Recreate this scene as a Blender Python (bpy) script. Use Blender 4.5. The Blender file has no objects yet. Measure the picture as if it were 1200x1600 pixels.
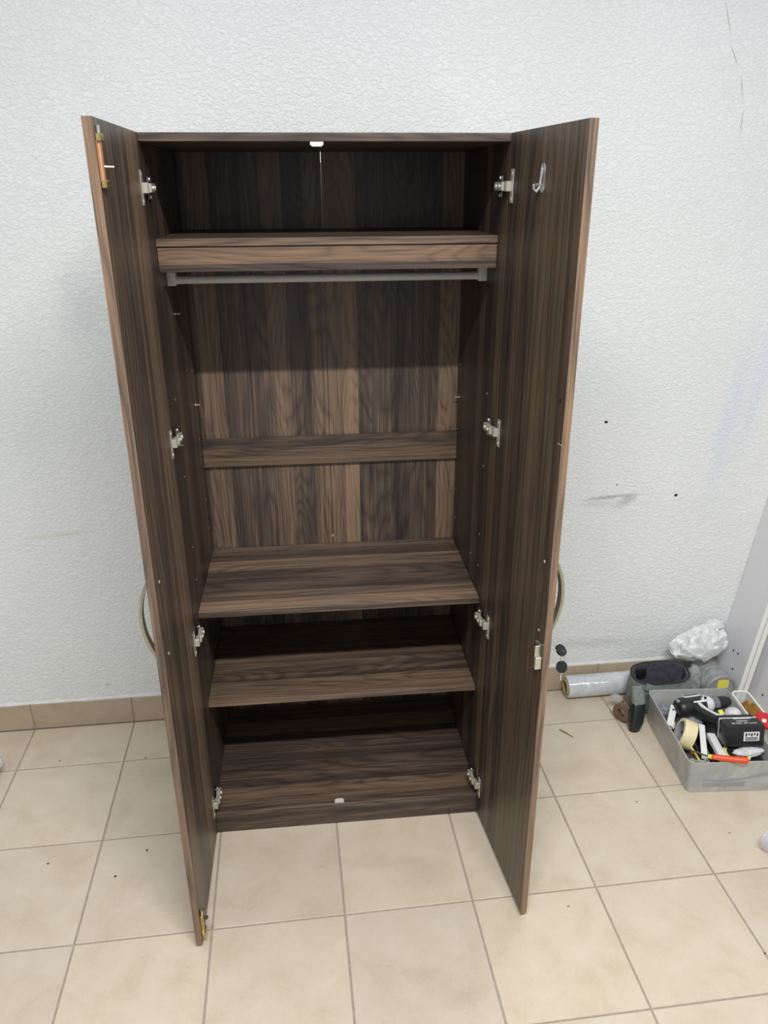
import bpy, bmesh, math, random
from mathutils import Vector, Matrix, noise

random.seed(7)
scene = bpy.context.scene
COL = scene.collection

# ---------------------------------------------------------------- camera
cam_data = bpy.data.cameras.new('camera')
cam = bpy.data.objects.new('camera', cam_data)
COL.objects.link(cam)
scene.camera = cam
YAW, PITCH, ROLL = -0.1225, -0.3956, -0.0051
fw = Vector((-math.sin(YAW)*math.cos(PITCH), math.cos(YAW)*math.cos(PITCH), math.sin(PITCH)))
r0 = Vector((math.cos(YAW), math.sin(YAW), 0)); u0 = r0.cross(fw)
r1 = r0*math.cos(ROLL) + u0*math.sin(ROLL); u1 = -r0*math.sin(ROLL) + u0*math.cos(ROLL)
cam.matrix_world = Matrix(((r1.x, u1.x, -fw.x, 0.5972), (r1.y, u1.y, -fw.y, -1.4265),
                           (r1.z, u1.z, -fw.z, 1.7088), (0, 0, 0, 1)))
cam_data.sensor_fit = 'HORIZONTAL'
cam_data.sensor_width = 36.0
cam_data.lens = 36.0*1206.5/1200.0
cam_data.clip_start = 0.02

# ---------------------------------------------------------------- light
world = bpy.data.worlds.new('world'); scene.world = world; world.use_nodes = True
bg = world.node_tree.nodes['Background']
bg.inputs[0].default_value = (0.90, 0.96, 1.0, 1); bg.inputs[1].default_value = 0.50
def area_light(name, loc, sx, sy, power, color, tilt=(0, 0, 0)):
    d = bpy.data.lights.new(name, 'AREA'); d.shape = 'RECTANGLE'; d.size = sx; d.size_y = sy
    d.energy = power; d.color = color
    o = bpy.data.objects.new(name, d); o.location = loc; o.rotation_euler = tilt; COL.objects.link(o)
    return o
area_light('ceiling_tube_light', (0.86, -1.435, 2.93), 1.6, 0.07, 106, (1.0, 0.985, 0.95))
scene.view_settings.view_transform = 'Standard'
scene.view_settings.look = 'None'
scene.view_settings.exposure = 0.0
scene.view_settings.gamma = 1.0
scene.view_settings.use_curve_mapping = False

# ---------------------------------------------------------------- material helpers
def srgb(r, g, b):
    f = lambda c: (c/255/12.92) if c/255 <= 0.04045 else ((c/255+0.055)/1.055)**2.4
    return (f(r), f(g), f(b), 1)
class NT:
    def __init__(self, name):
        self.m = bpy.data.materials.new(name); self.m.use_nodes = True
        self.t = self.m.node_tree; self.n = self.t.nodes; self.l = self.t.links
        self.p = self.n['Principled BSDF']
    def node(self, typ, **kw):
        n = self.n.new(typ)
        for k, v in kw.items(): setattr(n, k, v)
        return n
    def put(self, sock, v):
        if v is None: return
        if hasattr(v, 'is_linked') or isinstance(v, bpy.types.NodeSocket): self.l.new(v, sock)
        else: sock.default_value = v
    def math(self, op, a, b=None, c=None, clamp=False):
        n = self.node('ShaderNodeMath', operation=op, use_clamp=clamp)
        self.put(n.inputs[0], a); self.put(n.inputs[1], b)
        if c is not None: self.put(n.inputs[2], c)
        return n.outputs[0]
    def xyz(self, x, y, z):
        n = self.node('ShaderNodeCombineXYZ')
        self.put(n.inputs[0], x); self.put(n.inputs[1], y); self.put(n.inputs[2], z); return n.outputs[0]
    def noise(self, vec, scale, detail=2, rough=0.5, dist=0.0):
        n = self.node('ShaderNodeTexNoise'); self.put(n.inputs['Vector'], vec)
        n.inputs['Scale'].default_value = scale; n.inputs['Detail'].default_value = detail
        n.inputs['Roughness'].default_value = rough; n.inputs['Distortion'].default_value = dist
        return n.outputs['Fac']
    def ramp(self, fac, stops):
        n = self.node('ShaderNodeValToRGB'); self.put(n.inputs[0], fac)
        el = n.color_ramp.elements
        while len(el) < len(stops): el.new(0.5)
        for e, (p, c) in zip(el, stops): e.position = p; e.color = c
        return n.outputs[0]
    def mix(self, fac, a, b, blend='MIX'):
        n = self.node('ShaderNodeMix', data_type='RGBA', blend_type=blend)
        self.put(n.inputs[0], fac); self.put(n.inputs[6], a); self.put(n.inputs[7], b); return n.outputs[2]
    def map(self, v, a, b, c, d, typ='LINEAR'):
        n = self.node('ShaderNodeMapRange', interpolation_type=typ)
        self.put(n.inputs[0], v)
        for i, k in enumerate((a, b, c, d)): self.put(n.inputs[i+1], k)
        return n.outputs[0]
    def coords(self):
        tc = self.node('ShaderNodeTexCoord'); s = self.node('ShaderNodeSeparateXYZ')
        self.l.new(tc.outputs['Object'], s.inputs[0]); return tc.outputs['Object'], s.outputs
    def bump(self, h, strength, dist):
        n = self.node('ShaderNodeBump'); self.put(n.inputs['Height'], h)
        n.inputs['Strength'].default_value = strength; n.inputs['Distance'].default_value = dist
        self.l.new(n.outputs[0], self.p.inputs['Normal'])
    def base(self, c, rough=None, spec=None):
        self.put(self.p.inputs['Base Color'], c)
        if rough is not None: self.put(self.p.inputs['Roughness'], rough)
        if spec is not None: self.p.inputs['Specular IOR Level'].default_value = spec

def simple(name, col, rough=0.5, metal=0.0, vary=0.10, scale=40, bump=0.0, alpha=1.0, spec=0.5):
    m = NT(name); v, s = m.coords()
    nz = m.noise(v, scale, 4, 0.6)
    f = m.map(nz, 0.3, 0.7, 1-vary, 1+vary)
    c = m.mix(1.0, col, m.xyz(f, f, f), 'MULTIPLY')
    m.base(c, rough, spec); m.p.inputs['Metallic'].default_value = metal
    if bump: m.bump(nz, bump, 0.004)
    if alpha < 1: m.p.inputs['Alpha'].default_value = alpha
    return m.m

def plastic_film(name, tint, opacity, rough=0.12, bump=0.6, scale=35):
    """thin clear or milky plastic sheet: part see-through, part glossy"""
    m = NT(name); v, s = m.coords()
    nz = m.noise(v, scale, 3, 0.6, 1.0)
    m.base(tint, rough, 0.6); m.bump(nz, bump, 0.01)
    m.p.inputs['Transmission Weight'].default_value = 0.0
    tr = m.node('ShaderNodeBsdfTransparent'); tr.inputs[0].default_value = (0.97, 0.97, 0.97, 1)
    mx = m.node('ShaderNodeMixShader')
    m.put(mx.inputs[0], m.map(nz, 0.3, 0.7, max(0, opacity-0.2), min(1, opacity+0.2)))
    m.l.new(tr.outputs[0], mx.inputs[1]); m.l.new(m.p.outputs[0], mx.inputs[2])
    m.l.new(mx.outputs[0], m.n['Material Output'].inputs[0])
    return m.m

def wood(name, along, across, third, width=0.075, seed=0.0, gain=1.0, cath=1.0, warm=0.0):
    m = NT(name); v, s = m.coords()
    al = s[along]
    ac = m.math('ADD', m.math('MULTIPLY_ADD', s[third], 0.83, s[across]), seed)
    vor = m.node('ShaderNodeTexVoronoi', voronoi_dimensions='1D', feature='F1')
    m.put(vor.inputs['W'], m.math('DIVIDE', ac, width)); vor.inputs['Scale'].default_value = 1.0
    vor.inputs['Randomness'].default_value = 0.85
    cs = m.node('ShaderNodeSeparateColor'); m.l.new(vor.outputs['Color'], cs.inputs[0])
    rnd, rnd2 = cs.outputs[0], cs.outputs[1]
    cell = m.math('MULTIPLY', rnd, 37.0)
    # slow figure that bends the growth rings into long cathedral arches
    fig = m.noise(m.xyz(m.math('MULTIPLY', ac, 7.0), m.math('MULTIPLY', al, 1.0), cell), 1.0, 1, 0.4, 0.2)
    knot = m.noise(m.xyz(m.math('MULTIPLY', ac, 14.0), m.math('MULTIPLY', al, 3.0), cell), 1.0, 1, 0.4)
    jit = m.noise(m.xyz(m.math('MULTIPLY', ac, 60.0), m.math('MULTIPLY', al, 5.0), cell), 1.0, 2, 0.6)
    ring_arg = m.math('MULTIPLY_ADD', fig, 26.0*cath, m.math('MULTIPLY', ac, 42.0))
    ring_arg = m.math('MULTIPLY_ADD', knot, 4.0*cath, ring_arg)
    ring_arg = m.math('MULTIPLY_ADD', jit, 0.9, ring_arg)
    fr = m.math('FRACT', ring_arg)
    ring = m.math('POWER', m.math('MULTIPLY', m.math('ABSOLUTE', m.math('SUBTRACT', fr, 0.5)), 2.0), 2.2)   # thin dark line per ring
    fine = m.noise(m.xyz(m.math('MULTIPLY', ac, 330.0), m.math('MULTIPLY', al, 5.0), cell), 1.0, 3, 0.65)
    streak = m.noise(m.xyz(m.math('MULTIPLY', ac, 48.0), m.math('MULTIPLY', al, 0.7), cell), 1.0, 4, 0.65)
    f = m.math('MULTIPLY_ADD', m.math('POWER', rnd, 1.4), 0.36, 0.17)
    f = m.math('MULTIPLY_ADD', m.map(streak, 0.25, 0.75, -0.5, 0.5), 0.42, f)
    f = m.math('MULTIPLY_ADD', ring, -0.17, f)
    f = m.math('MULTIPLY_ADD', m.map(fine, 0.25, 0.75, -0.5, 0.5), 0.38, f)
    f = m.math('ADD', f, m.math('MULTIPLY', m.map(knot, 0.62, 0.80, 0.0, -0.22, 'SMOOTHSTEP'), min(1.0, cath)))
    f = m.math('ADD', f, 0.14)
    g = gain; w = warm
    c = m.ramp(f, [(0.08, (0.016*g, 0.0115*g, 0.0100*g, 1)), (0.36, (0.044*g, 0.0315*g, 0.0245*g, 1)),
                   (0.58, ((0.092+w*.012)*g, 0.065*g, 0.043*g, 1)), (0.90, ((0.146+w*.03)*g, 0.103*g, (0.066-w*.006)*g, 1))])
    purple = m.mix(m.map(rnd2, 0.45, 1.0, 0.0, 0.3), c, m.mix(1.0, c, (0.92, 0.86, 1.0, 1), 'MULTIPLY'))
    m.base(purple, m.map(fine, 0.3, 0.7, 0.36, 0.48), 0.45)
    m.bump(fine, 0.06, 0.001)
    return m.m

# ---------------------------------------------------------------- mesh helpers
class MB:
    def __init__(self): self.b = bmesh.new()
    def _add(self, geom_verts, M):
        bmesh.ops.transform(self.b, matrix=M, verts=geom_verts)
    def box(self, x0, x1, y0, y1, z0, z1, bev=0.0, seg=1, M=None):
        t = bmesh.new(); r = bmesh.ops.create_cube(t, size=1)
        for v in t.verts:
            v.co = Vector(((x0+x1)/2 + v.co.x*(x1-x0), (y0+y1)/2 + v.co.y*(y1-y0), (z0+z1)/2 + v.co.z*(z1-z0)))
        if bev > 0: bmesh.ops.bevel(t, geom=t.edges[:], offset=bev, segments=seg, affect='EDGES', profile=0.5)
        return self._merge(t, M)
    def _merge(self, t, M=None):
        if M is not None: bmesh.ops.transform(t, matrix=M, verts=t.verts)
        me = bpy.data.meshes.new('tmp'); t.to_mesh(me); t.free(); self.b.from_mesh(me); bpy.data.meshes.remove(me)
        return self
    def cyl(self, p0, p1, r0, r1=None, n=16, caps=True, bev=0.0):
        p0, p1 = Vector(p0), Vector(p1); d = p1-p0; r1 = r0 if r1 is None else r1
        t = bmesh.new(); bmesh.ops.create_cone(t, cap_ends=caps, segments=n, radius1=r0, radius2=r1, depth=d.length)
        if bev > 0:
            es = [e for e in t.edges if abs(e.verts[0].co.z - e.verts[1].co.z) < 1e-6]
            bmesh.ops.bevel(t, geom=es, offset=bev, segments=2, affect='EDGES')
        q = d.to_track_quat('Z', 'Y').to_matrix().to_4x4()
        return self._merge(t, Matrix.Translation((p0+p1)/2) @ q)
    def lathe(self, prof, n=28, M=None, closed=False):
        t = bmesh.new(); rings = []
        for (r, z) in prof:
            rings.append([t.verts.new((r*math.cos(2*math.pi*i/n), r*math.sin(2*math.pi*i/n), z)) for i in range(n)])
        pairs = list(zip(rings, rings[1:])) + ([(rings[-1], rings[0])] if closed else [])
        for a, b in pairs:
            for i in range(n): t.faces.new((a[i], a[(i+1) % n], b[(i+1) % n], b[i]))
        if not closed:
            if prof[0][0] > 1e-6: t.faces.new(rings[0][::-1])
            if prof[-1][0] > 1e-6: t.faces.new(rings[-1])
        bmesh.ops.remove_doubles(t, verts=t.verts, dist=1e-6)
        return self._merge(t, M)
    def sphere(self, c, r, sc=(1, 1, 1), n=12, M=None):
        t = bmesh.new(); bmesh.ops.create_uvsphere(t, u_segments=n*2, v_segments=n, radius=r)
        for v in t.verts: v.co = Vector((v.co.x*sc[0]+c[0], v.co.y*sc[1]+c[1], v.co.z*sc[2]+c[2]))
        return self._merge(t, M)
    def sweep(self, pts, prof, up=(0, 0, 1), caps=True, closed=False):
        """sweep a closed 2-D profile (list of (a,b)) along pts; a along side vector, b along 'up' made normal"""
        t = bmesh.new(); rings = []; n = len(pts); pts = [Vector(p) for p in pts]; up = Vector(up)
        for i, p in enumerate(pts):
            a = pts[(i-1) % n] if (closed or i > 0) else p
            b = pts[(i+1) % n] if (closed or i < n-1) else p
            d = (b-a).normalized(); s = d.cross(up)
            if s.length < 1e-5: s = Vector((1, 0, 0))
            s.normalize(); u = s.cross(d)
            pr = prof(i/(n-1)) if callable(prof) else prof
            rings.append([t.verts.new(p + s*x + u*y) for x, y in pr])
        m = len(rings[0])
        for a, b in list(zip(rings, rings[1:])) + ([(rings[-1], rings[0])] if closed else []):
            for i in range(m): t.faces.new((a[i], a[(i+1) % m], b[(i+1) % m], b[i]))
        if caps and not closed: t.faces.new(rings[0][::-1]); t.faces.new(rings[-1])
        bmesh.ops.recalc_face_normals(t, faces=t.faces)
        return self._merge(t)
    def tube(self, pts, r, n=10):
        pr = [(r*math.cos(2*math.pi*i/n), r*math.sin(2*math.pi*i/n)) for i in range(n)]
        return self.sweep(pts, pr)
    def prism(self, poly, z0, z1, bev=0.0, M=None, seg=2):
        t = bmesh.new(); a = [t.verts.new((x, y, z0)) for x, y in poly]; b = [t.verts.new((x, y, z1)) for x, y in poly]
        k = len(poly)
        for i in range(k): t.faces.new((a[i], a[(i+1) % k], b[(i+1) % k], b[i]))
        t.faces.new(a[::-1]); t.faces.new(b)
        bmesh.ops.recalc_face_normals(t, faces=t.faces)
        if bev > 0: 
            es = [e for e in t.edges if abs(e.verts[0].co.z-e.verts[1].co.z) < 1e-7]
            bmesh.ops.bevel(t, geom=es, offset=bev, segments=seg, affect='EDGES')
        return self._merge(t, M)
    def build(self, name, mat, parent=None, smooth=False, M=None):
        if M is not None: bmesh.ops.transform(self.b, matrix=M, verts=self.b.verts)
        me = bpy.data.meshes.new(name); self.b.to_mesh(me); self.b.free()
        if smooth:
            me.polygons.foreach_set('use_smooth', [True]*len(me.polygons))
            try: me.set_sharp_from_angle(angle=math.radians(35))
            except Exception: pass
        for mm in (mat if isinstance(mat, (list, tuple)) else [mat]): me.materials.append(mm)
        o = bpy.data.objects.new(name, me); COL.objects.link(o)
        if parent is not None: o.parent = parent
        return o
def empty(name, loc=(0, 0, 0), rz=0.0):
    o = bpy.data.objects.new(name, None); o.location = loc; o.rotation_euler = (0, 0, rz)
    o.empty_display_size = 0.05; COL.objects.link(o); return o
def tag(o, label=None, cat=None, group=None, kind=None):
    if label: o['label'] = label
    if cat: o['category'] = cat
    if group: o['group'] = group
    if kind: o['kind'] = kind
    return o
def link_copy(src, name, parent, loc=(0, 0, 0), rot=(0, 0, 0)):
    c = src.copy(); COL.objects.link(c); c.name = name; c.parent = parent; c.location = loc; c.rotation_euler = rot
    return c
def rrect(w, h, r, n=4):
    pts = []
    for cx, cy, a0 in ((w/2-r, h/2-r, 0), (-w/2+r, h/2-r, 90), (-w/2+r, -h/2+r, 180), (w/2-r, -h/2+r, 270)):
        for i in range(n+1):
            a = math.radians(a0 + 90*i/n); pts.append((cx + r*math.cos(a), cy + r*math.sin(a)))
    return pts
def text_mesh(name, body, size, mat, parent, M, extrude=0.0002):
    cu = bpy.data.curves.new(name, 'FONT'); cu.body = body; cu.size = size; cu.extrude = extrude
    cu.align_x = 'CENTER'; cu.align_y = 'CENTER'
    tmp = bpy.data.objects.new('tmp_text', cu); COL.objects.link(tmp)
    dg = bpy.context.evaluated_depsgraph_get(); dg.update()
    me = bpy.data.meshes.new_from_object(tmp.evaluated_get(dg)); me.transform(M)
    bpy.data.objects.remove(tmp); bpy.data.curves.remove(cu)
    me.materials.clear(); me.materials.append(mat); me.name = name
    o = bpy.data.objects.new(name, me); COL.objects.link(o); o.parent = parent
    return o

# ---------------------------------------------------------------- materials
def wall_material():
    m = NT('textured_white_plaster'); v, s = m.coords()
    vs = m.xyz(s[0], s[1], m.math('MULTIPLY', s[2], 1.5))
    n1 = m.noise(vs, 74, 3, 0.55, 1.0)
    n2 = m.noise(vs, 170, 2, 0.5, 0.6)
    stip = m.math('MULTIPLY_ADD', n2, 0.4, m.map(n1, 0.36, 0.66, 0, 1, 'SMOOTHSTEP'))
    cloud = m.noise(v, 1.3, 3, 0.5)
    col = m.ramp(cloud, [(0.3, srgb(232, 234, 234)), (0.7, srgb(240, 242, 243))])
    def stain(col, x, z, rx, rz, rot, c, amt, soft=0.0, rough=0.0):
        mp = m.node('ShaderNodeMapping', vector_type='TEXTURE')
        m.l.new(v, mp.inputs[0]); mp.inputs['Location'].default_value = (x, 0, z)
        mp.inputs['Rotation'].default_value = (0, rot, 0); mp.inputs['Scale'].default_value = (rx, 100, rz)
        ln = m.node('ShaderNodeVectorMath', operation='LENGTH'); m.l.new(mp.outputs[0], ln.inputs[0])
        d = ln.outputs['Value']
        if rough: d = m.math('ADD', d, m.math('MULTIPLY_ADD', m.noise(v, 60, 3, 0.7), rough*2, -rough))
        f = m.map(d, soft, 1.0, amt, 0.0, 'SMOOTHSTEP')
        return m.mix(f, col, c)
    dark = srgb(95, 98, 98)
    for a in WALL_STAINS: col = stain(col, *a)
    m.base(col, 0.62, 0.3)
    m.bump(stip, 0.42, 0.005)
    return m.m
G = srgb(120, 124, 124); BLK = srgb(40, 38, 34)
WALL_STAINS = [
    # x, z, rx, rz, rotation about y, colour, amount, softness start, roughness
    (1.640, 0.757, 0.130, 0.010, -0.05, G, 0.55, 0.0, 0.3),
    (1.700, 0.742, 0.060, 0.030, -0.5, G, 0.40, 0.0, 0.4),
    (1.600, 0.735, 0.110, 0.030, 0.0, G, 0.16, 0.0, 0.4),
    (1.598, 1.017, 0.008, 0.0055, 0.0, BLK, 1.0, 0.6, 0.3),
    (1.872, 0.752, 0.008, 0.007, 0.0, BLK, 1.0, 0.6, 0.3),
    (1.660, 0.800, 0.003, 0.006, 0.0, BLK, 0.7, 0.4, 0.0),
    (1.62, 0.19, 0.30, 0.035, 0.05, G, 0.20, 0.0, 0.5),
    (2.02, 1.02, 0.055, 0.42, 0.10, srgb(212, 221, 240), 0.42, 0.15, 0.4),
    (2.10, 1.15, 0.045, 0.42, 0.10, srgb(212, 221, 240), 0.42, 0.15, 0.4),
    (-0.13, 0.72, 0.15, 0.014, -0.05, srgb(205, 200, 160), 0.30, 0.0, 0.4),
    (1.815, 2.13, 0.0022, 0.060, -0.35, srgb(140, 138, 132), 0.75, 0.0, 0.0),
    (1.850, 2.040, 0.0022, 0.045, -0.55, srgb(140, 138, 132), 0.75, 0.0, 0.0),
    (1.885, 1.965, 0.0022, 0.050, -0.25, srgb(140, 138, 132), 0.75, 0.0, 0.0),
    (1.900, 1.875, 0.0018, 0.045, 0.0, srgb(130, 128, 122), 0.7, 0.3, 0.0),
    (2.00, 2.01, 0.002, 0.03, 0.8, srgb(140, 138, 130), 0.6, 0.3, 0.0),
    (-0.07, 0.155, 0.014, 0.004, 0.0, srgb(150, 148, 142), 0.6, 0.5, 0.0),
    (0.13, 0.27, 0.05, 0.05, 0.0, srgb(205, 196, 170), 0.3, 0.0, 0.5),
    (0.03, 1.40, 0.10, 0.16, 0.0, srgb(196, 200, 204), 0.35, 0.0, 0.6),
]

def tile_material(name, c0, c1, c2):
    m = NT(name); tc = m.node('ShaderNodeTexCoord'); oi = m.node('ShaderNodeObjectInfo')
    geo = m.node('ShaderNodeNewGeometry')
    rnd = oi.outputs['Random']
    vadd = m.node('ShaderNodeVectorMath', operation='ADD'); m.l.new(geo.outputs['Position'], vadd.inputs[0])
    m.put(vadd.inputs[1], m.xyz(m.math('MULTIPLY', rnd, 31.0), m.math('MULTIPLY', rnd, 17.0), 0.0))
    v = vadd.outputs[0]
    cl = m.noise(v, 7.5, 6, 0.62, 0.4)
    sp = m.noise(v, 130, 3, 0.6)
    fleck = m.noise(v, 38, 4, 0.7, 1.5)
    f = m.math('MULTIPLY_ADD', sp, 0.22, m.math('MULTIPLY', cl, 0.85))
    col = m.ramp(f, [(0.36, c0), (0.52, c1), (0.70, c2)])
    col = m.mix(m.map(fleck, 0.62, 0.75, 0.0, 0.45), col, c0)
    k = m.map(rnd, 0, 1, 0.95, 1.03)
    col = m.mix(1.0, col, m.xyz(k, k, m.map(rnd, 0, 1, 0.97, 1.02)), 'MULTIPLY')
    m.base(col, m.map(cl, 0.3, 0.7, 0.30, 0.42), 0.4)
    m.bump(cl, 0.05, 0.003)
    return m.m

M = {}
M['wall'] = wall_material()
M['tile'] = tile_material('beige_floor_tile', srgb(196, 181, 159), srgb(205, 192, 172), srgb(210, 199, 181))
M['base_tile'] = tile_material('baseboard_tile', srgb(170, 152, 130), srgb(182, 165, 143), srgb(190, 174, 153))
M['grout'] = simple('grey_grout', srgb(158, 148, 136), 0.9, vary=0.15, scale=60)
M['caulk'] = simple('white_caulk', srgb(226, 226, 226), 0.6, vary=0.06)
M['wood_side'] = wood('walnut_side_panel', 2, 1, 0, 0.060, 3.1, 1.35, 0.25)
M['wood_door_a'] = wood('walnut_door_a', 2, 1, 0, 0.055, 11.3, 1.98, 0.25, 0.3)
M['wood_door_b'] = wood('walnut_door_b', 2, 1, 0, 0.055, 23.7, 1.32, 0.25)
M['wood_back'] = wood('walnut_back_panel', 2, 0, 1, 0.062, 5.9, 2.15, 1.0, 0.4)
M['wood_shelf'] = wood('walnut_shelf', 0, 1, 2, 0.060, 41.0, 1.7, 0.7, 0.3)
M['wood_shelf_b'] = wood('walnut_shelf_b', 0, 1, 2, 0.065, 46.3, 2.6, 0.6, 0.3)
M['wood_shelf_c'] = wood('walnut_shelf_c', 0, 1, 2, 0.060, 83.8, 1.8, 0.8, 0.4)
M['wood_rail'] = wood('walnut_rail', 0, 2, 1, 0.110, 51.5, 1.65, 1.3, 0.8)
M['wood_rail2'] = wood('walnut_back_rail', 0, 2, 1, 0.090, 57.2, 1.6, 0.7, 0.3)
M['wood_top'] = wood('walnut_top', 0, 2, 1, 0.20, 65.2, 2.1, 0.5, 0.6)
M['edge'] = wood('walnut_edge_band', 2, 0, 1, 0.20, 71.0, 2.0, 0.2, 0.7)
M['edge_h'] = wood('walnut_edge_band_long', 0, 2, 1, 0.20, 77.0, 1.7, 0.3, 0.5)
M['nickel'] = simple('nickel', srgb(206, 203, 194), 0.30, 0.85, 0.06)
M['hinge'] = simple('hinge_nickel', srgb(204, 200, 188), 0.36, 0.55, 0.05)
M['steel'] = simple('steel_grey', srgb(160, 163, 166), 0.33, 1.0, 0.10)
M['brass'] = simple('brass', srgb(190, 168, 112), 0.36, 0.9, 0.10)
M['copper'] = simple('bronze_bolt', srgb(208, 156, 118), 0.42, 0.8, 0.10)
M['white_plastic'] = simple('white_plastic', srgb(226, 226, 222), 0.4, vary=0.04)
M['rod'] = simple('grey_rod', srgb(206, 202, 198), 0.42, 0.0, 0.05)
M['handle'] = simple('satin_handle', srgb(164, 158, 138), 0.36, 0.55, 0.05)
M['dark_metal'] = simple('dark_grey_metal', srgb(74, 74, 74), 0.4, 0.6, 0.08)
M['hole'] = simple('bare_chipboard', srgb(196, 182, 160), 0.8, vary=0.1)
M['black_plastic'] = simple('black_plastic', srgb(30, 31, 34), 0.38, vary=0.15)
M['black_gloss'] = simple('glossy_black', srgb(34, 36, 41), 0.22, vary=0.1)
M['clear_plastic'] = plastic_film('clear_plastic', (0.75, 0.76, 0.78, 1), 0.35, 0.08, 0.1)
M['board'] = simple('white_melamine', srgb(224, 224, 228), 0.42, vary=0.02, scale=6)
M['board_edge'] = simple('white_edge_band', srgb(238, 238, 234), 0.4, vary=0.02)
M['black_hole'] = simple('dark_hole', srgb(25, 25, 25), 0.9)
M['box'] = plastic_film('frosted_grey_plastic', srgb(190, 191, 189), 0.86, 0.30, 0.03, 9)
M['bag_grey'] = simple('grey_green_fabric', srgb(122, 129, 126), 0.75, vary=0.18, scale=120, bump=0.3)
M['bag_inside'] = simple('dark_lining', srgb(66, 66, 76), 0.85, vary=0.3, scale=60, bump=0.5)
M['milky'] = plastic_film('milky_plastic_bag', srgb(240, 241, 243), 0.85, 0.3, 0.35, 28)
M['clear_bag'] = plastic_film('clear_plastic_bag', srgb(190, 196, 196), 0.55, 0.12, 0.9, 45)
M['film'] = plastic_film('stretch_film', srgb(214, 218, 224), 0.92, 0.10, 0.25, 25)
M['cardboard'] = simple('cardboard', srgb(186, 166, 124), 0.85, vary=0.1)
M['cream_tape'] = simple('cream_masking_tape', srgb(236, 222, 176), 0.6, vary=0.04)
M['yellow_tape'] = simple('pale_yellow_tape', srgb(218, 208, 130), 0.5, vary=0.05)
M['yellow'] = simple('yellow', srgb(235, 226, 92), 0.6, vary=0.08)
M['orange'] = simple('orange_plastic', srgb(226, 84, 34), 0.35, vary=0.06)
M['white'] = simple('white_paint', srgb(236, 236, 236), 0.4, vary=0.03)
M['drill_white'] = simple('drill_white', srgb(228, 230, 232), 0.35, vary=0.04)
M['grey_plastic'] = simple('grey_plastic', srgb(122, 124, 134), 0.4, vary=0.06)
M['grey_lid'] = simple('grey_lid', srgb(150, 151, 154), 0.42, vary=0.05)
M['brown'] = simple('brown_tape', srgb(112, 88, 76), 0.4, vary=0.2)
M['gold'] = simple('gold_wrapper', srgb(190, 146, 74), 0.3, 0.5, 0.2, bump=0.4)
M['red'] = simple('red_print', srgb(206, 34, 48), 0.4, vary=0.05)
M['wood_chip'] = simple('wood_chip', srgb(166, 140, 88), 0.8, vary=0.2)
M['dirt'] = simple('dark_dirt', srgb(70, 58, 46), 0.9, vary=0.2)

# ---------------------------------------------------------------- room
TS = 1/3; GAP = 0.0045
WALL_A = -0.0088; WY = 0.868                      # face of the baseboard tiles
def wall_y(x): return WY + math.tan(WALL_A)*x
X0, X1 = -3*TS, 8*TS
Y0 = -5*TS
floor = MB().box(X0, X1, Y0, 1.0, -0.06, -0.002).build('floor', M['grout']); tag(floor, 'beige tiled floor with grey grout lines', None, kind='structure')
def tile_mesh(poly):
    t = MB(); t.prism(poly, -0.008, 0.0, 0.0012, seg=1); return t
proto = None
for i in range(-3, 8):
    for j in range(-5, 2):
        h = TS/2 - GAP/2
        if proto is None:
            proto = tile_mesh([(-h, -h), (h, -h), (h, h), (-h, h)]).build('tile', M['tile'], floor)
            proto.location = ((i+.5)*TS, (j+.5)*TS, 0)
        else:
            link_copy(proto, 'tile', floor, ((i+.5)*TS, (j+.5)*TS, 0))
    xa, xb = i*TS+GAP/2, (i+1)*TS-GAP/2                       # cut row along the wall
    cx, cy = (xa+xb)/2, 2*TS+0.1
    tile_mesh([(xa-cx, 2*TS+GAP/2-cy), (xb-cx, 2*TS+GAP/2-cy), (xb-cx, wall_y(xb)-0.002-cy), (xa-cx, wall_y(xa)-0.002-cy)]
              ).build('tile', M['tile'], floor).location = (cx, cy, 0)
wall = MB().box(X0, X1, 0.009, 0.12, 0.0, 3.0).build('wall_back', M['wall'])
wall.location = (0, WY, 0); wall.rotation_euler = (0, 0, WALL_A)
tag(wall, 'white stippled plaster wall with grey scuffs', None, kind='structure')
bb = MB().box(X0, X1, 0.003, 0.0088, 0.0, 0.097).build('baseboard_back', M['grout'])
bb.location = (0, WY, 0); bb.rotation_euler = (0, 0, WALL_A)
tag(bb, 'row of beige skirting tiles along the wall', None, kind='structure')
bproto = None
for i in range(-3, 8):
    if bproto is None:
        bproto = MB().box(-TS/2+0.0015, TS/2-0.0015, 0.0, 0.0085, 0.002, 0.1, 0.001).build('tile', M['base_tile'], bb)
        bproto.location = ((i+.5)*TS, 0, 0)
    else: link_copy(bproto, 'tile', bb, ((i+.5)*TS, 0, 0))
ck = MB(); pts = []; x = X0
prof = [(-0.006, 0), (0.0, 0), (0.0, 0.010), (-0.003, 0.008)]
while x <= X1:
    pts.append((x, 0.009, 0.1)); x += 0.05
def caulk_prof(t):
    k = 0.75 + 0.5*noise.noise(Vector((t*70, 0, 0)))
    return [(0.006*k, 0), (-0.001, 0), (-0.001, 0.011*k+0.002), (0.0025*k, 0.007*k)]
ck.sweep(pts, caulk_prof)
cko = ck.build('caulk', M['caulk'], bb)

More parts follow.
